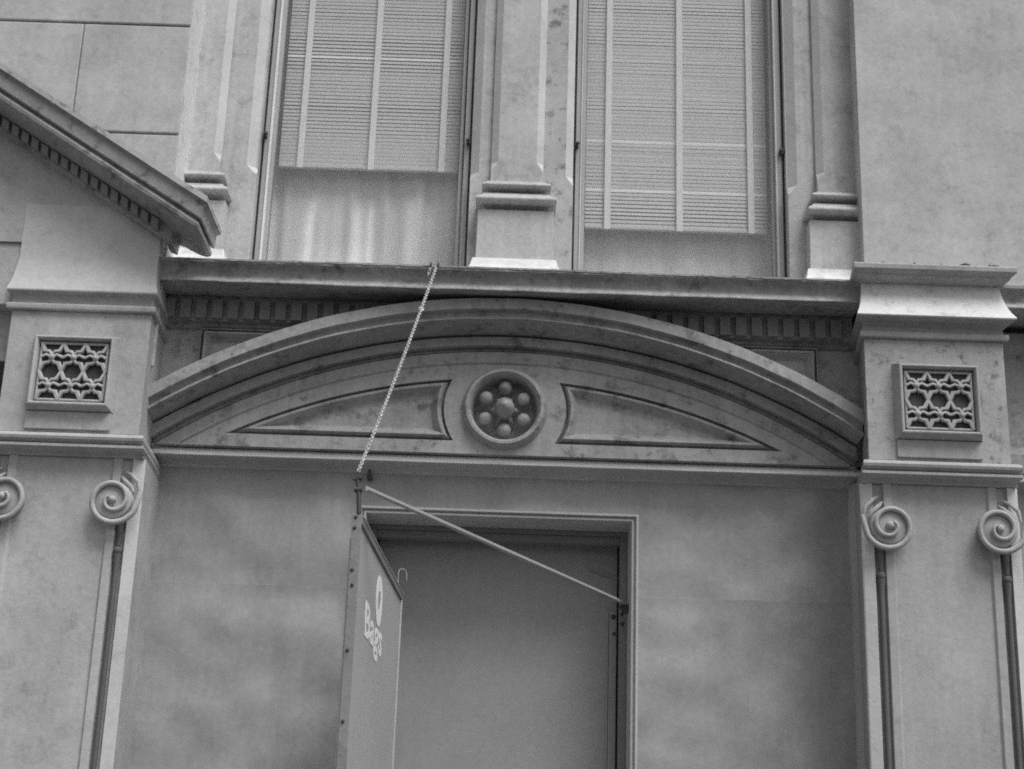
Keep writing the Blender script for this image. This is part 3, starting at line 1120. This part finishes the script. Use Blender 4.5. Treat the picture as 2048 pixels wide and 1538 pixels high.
def sbox(mb, s0, s1, o0, o1, z0, z1):
    vs = [sg(s, o, z) for z in (z0, z1) for (s, o) in ((s0, o0), (s1, o0), (s1, o1), (s0, o1))]
    mb.add(vs, [(0, 3, 2, 1), (4, 5, 6, 7), (0, 1, 5, 4), (1, 2, 6, 5), (2, 3, 7, 6), (3, 0, 4, 7)])
    return mb


ZB = 1.55
sbox(MB(), 0.006, LEN - 0.03, 0.006, 0.030, ZB, Zs - 0.035).build('board', 'board', SG, bevel=0.002)
tb = sbox(MB(), 0.0, LEN, -0.003, 0.036, Zs - 0.034, Zs - 0.004)
tb.build('top_bar', 'jamb', SG, bevel=0.002)
sbox(MB(), 0.012, LEN, -0.006, 0.034, Zs - 0.0035, Zs).build('top_lip', 'frame', SG)
fb = MB()
sbox(fb, LEN - 0.029, LEN, 0.004, 0.032, ZB, Zs - 0.0345)
sbox(fb, LEN - 0.050, LEN - 0.036, -0.004, 0.0055, ZB, Zs - 0.0345)
fb.build('end_bar', 'frame', SG, bevel=0.002)
es = sbox(MB(), -0.004, 0.0055, 0.0, 0.036, ZB, Zs + 0.006).build('edge_strip', 'strip', SG, bevel=0.0015)
sbox(MB(), -0.001, 0.012, 0.0365, 0.041, ZB, 2.84).build('edge_flange', 'jamb', SG)
bolt = None
for zb_ in (2.922, 2.881, 2.720, 2.662, 2.419, 2.16):
    if bolt is None:
        m = MB()
        m.loft([[(r * math.cos(2 * math.pi * i / 10), y, r * math.sin(2 * math.pi * i / 10)) for i in range(10)] for r, y in ((0.0065, 0.0), (0.0065, -0.004), (0.004, -0.006))])
        bolt = m.build('bolt', 'iron', es, smooth=50)
        bolt.location = sg(-0.004, 0.022, zb_)
    else:
        copy_part(bolt, es, sg(-0.004, 0.022 + random.uniform(-0.004, 0.004), zb_))
pole = MB().tube([sg(0.0, 0.012, Zs + 0.0065), sg(0.0, 0.018, 3.02), sg(0.0, 0.028, 3.085)], 0.0095, 10).build('pole', 'iron', SG, smooth=60)
m = MB()
p = Vector(sg(0.0, 0.0265, 3.075))
m.tube([p + Vector((-0.018, 0, 0.002)), p + Vector((0.018, 0, -0.002))], 0.009, 8)
m.tube([p + Vector((-0.010, -0.012, 0.0)), p + Vector((-0.010, 0.012, 0.0))], 0.010, 6)
m.tube([p + Vector((0.012, -0.012, 0.004)), p + Vector((0.012, 0.012, 0.004))], 0.009, 6)
m.tube([p + Vector((0, 0, 0)), p + Vector((0.002, 0, 0.025))], 0.006, 6)
m.build('clamp', 'iron', SG, smooth=50)
m = MB()
p = Vector(sg(0.0, 0.022, 3.03))
m.tube([p + Vector((-0.014, 0, 0)), p + Vector((0.016, 0, 0))], 0.012, 8)
m.build('collar', 'iron', SG, smooth=50)
MB().tube([sg(LEN - 0.05, 0.034, 2.86), (-0.655, 0.262, 2.86)], 0.012, 8).build('hinge_arm', 'iron', SG, smooth=50)


def lettering(txt, s, z, size, sx=1.0, rot=0.0, bold=0.05):
    cu = bpy.data.curves.new('lettering', 'FONT')
    cu.body = txt
    cu.size = size
    cu.offset = size * bold
    cu.extrude = 0.0006
    cu.space_character = 1.08
    cu.materials.append(M['letter'])
    o = bpy.data.objects.new('lettering', cu)
    COL.objects.link(o)
    o.parent = SG
    # text x axis runs back along the sign, its face looks to the right (+x)
    dxs, dys = math.sin(ang), math.cos(ang)
    X = Vector((dxs, dys, 0))
    Zv = Vector((dys, -dxs, 0))
    Y = Vector((0, 0, 1))
    mat = Matrix((X, Y, Zv)).transposed().to_4x4()
    bpy.context.view_layer.update()
    me = bpy.data.meshes.new_from_object(o.evaluated_get(bpy.context.evaluated_depsgraph_get()))
    bpy.data.objects.remove(o)
    bpy.data.curves.remove(cu)
    me.materials.clear()
    me.materials.append(M['letter'])
    o = bpy.data.objects.new('lettering', me)
    COL.objects.link(o)
    o.parent = SG
    o.matrix_local = Matrix.Translation(sg(s, 0.0048, z)) @ mat @ Matrix.Rotation(rot, 4, 'Z') @ Matrix.Diagonal((sx, 1, 1, 1))
    return o


lettering('O', 0.645, 2.652, 0.245, 1.05, 0.0, 0.085)
lettering('Bags', 0.300, 2.528, 0.190, 1.75, 0.0, 0.021)

# ---- lateral stay from the sign's pole to the right door jamb
a = Vector((-0.545, -1.640, 3.034))
b = Vector((0.590, 0.150, 2.944))
d = (b - a).normalized()
up = Vector((0, 0, 1))
side = d.cross(up).normalized()
upn = side.cross(d).normalized()
ST = thing('stay_bar', 'long slanting steel stay running from the sign pole to the right door jamb', 'bar')


def lbar(mb, p0, p1, u0, u1, w0, w1):
    vs = []
    for p_ in (p0, p1):
        for (u_, w_) in ((u0, w0), (u1, w0), (u1, w1), (u0, w1)):
            vs.append(p_ + side * u_ + upn * w_)
    mb.add(vs, [(0, 1, 2, 3), (7, 6, 5, 4), (0, 4, 5, 1), (1, 5, 6, 2), (2, 6, 7, 3), (3, 7, 4, 0)])
    return mb


lbar(MB(), a, b, -0.004, 0.000, -0.009, 0.012).build('upright_flange', 'rod', ST, bevel=0.0008)
lbar(MB(), a, b, 0.0005, 0.021, -0.0095, -0.0055).build('flat_flange', 'rod', ST, bevel=0.0008)
m = MB()
m.box(0.572, 0.604, 0.135, 0.165, 2.895, 2.945)
m.box(0.560, 0.600, 0.140, 0.160, 2.920, 2.936)
m.build('end_bracket', 'iron', ST, bevel=0.002)

# ---- chain from the pole's clamp up to the cornice
CH = thing('chain', 'thin pale link chain slanting from the sign pole up to the cornice', 'chain')
p0 = Vector(sg(0.0, 0.0255, 3.101))
p1 = Vector((-0.385, -0.440, 4.446))
L_ = (p1 - p0).length


def link_mesh():
    pts = []
    rr_, hl = 0.0058, 0.0050
    for i in range(12):
        a_ = 2 * math.pi * i / 12
        z_ = rr_ * math.sin(a_) + (hl if math.sin(a_) >= -1e-6 else -hl)
        pts.append(Vector((rr_ * math.cos(a_), 0, z_)))
    rings = []
    n = 5
    for i, p_ in enumerate(pts):
        t_ = (pts[(i + 1) % 12] - pts[i - 1]).normalized()
        u_ = Vector((0, 1, 0))
        w_ = t_.cross(u_)
        rings.append([p_ + (u_ * math.cos(2 * math.pi * k / n) + w_ * math.sin(2 * math.pi * k / n)) * 0.0023 for k in range(n)])
    rings.append(rings[0])
    return MB().loft(rings, caps=False)


pitch = 0.0150
nl = int(L_ / pitch)
lk = link_mesh().build('link', 'galv', CH, smooth=70)
for i in range(nl + 1):
    u = (i + 0.5) / (nl + 1)
    p_ = p0.lerp(p1, u) - Vector((0, 0, 0.022 * 4 * u * (1 - u)))
    q_ = p0.lerp(p1, u + 0.01) - Vector((0, 0, 0.022 * 4 * (u + 0.01) * (1 - u - 0.01)))
    rot = (q_ - p_).to_track_quat('Z', 'Y') @ Euler((0, 0, R(45 + 90 * (i % 2)) + random.uniform(-0.3, 0.3))).to_quaternion()
    if i == 0:
        lk.location = p_
        lk.rotation_euler = rot.to_euler()
    else:
        copy_part(lk, CH, p_, rot.to_euler())
# the knot two thirds of the way up and the loose end at the top
m = MB()
kp = p0.lerp(p1, 0.765) - Vector((0, 0, 0.022 * 4 * 0.765 * 0.235))
m.tube([kp + Vector((0.010 * math.cos(t_), -0.004 + 0.006 * math.sin(2 * t_), 0.010 * math.sin(t_))) for t_ in [i * 0.55 for i in range(13)]], 0.0042, 6)
m.tube([kp + Vector((-0.012, -0.006, 0.002)), kp + Vector((0.0, -0.010, -0.004)), kp + Vector((0.014, -0.004, 0.004))], 0.0045, 6)
m.build('shackle', 'galv', CH, smooth=70)
for i in range(4):
    copy_part(lk, CH, (-0.412 - 0.003 * i, -0.437, 4.445 - 0.013 * i), (0.1, 0.3, R(90 * (i % 2))))
m = MB()
for xh in (-0.412, -0.376):
    m.tube([(xh, -0.36, 4.458), (xh, -0.43, 4.470), (xh, -0.442, 4.458), (xh, -0.438, 4.444)], 0.0055, 7)
m.build('hook', 'iron', CH, smooth=60)

# ---- wire hook standing on the sign's top bar
m = MB()
hp = [sg(1.40, 0.0, Zs + 0.0005), sg(1.40, -0.001, 2.985)]
for i in range(1, 9):
    a_ = math.pi * i / 8
    hp.append((hp[1][0] + 0.018 * (1 - math.cos(a_)), hp[1][1] + 0.010 * (1 - math.cos(a_)), 2.985 + 0.020 * math.sin(a_)))
hp.append((hp[-1][0] + 0.002, hp[-1][1] + 0.004, 2.955))
o = m.tube(hp, 0.0028, 6).build('wire_hook', 'rod', smooth=60)
tag(o, 'small bent wire hook standing on the top bar of the projecting sign', 'hook')
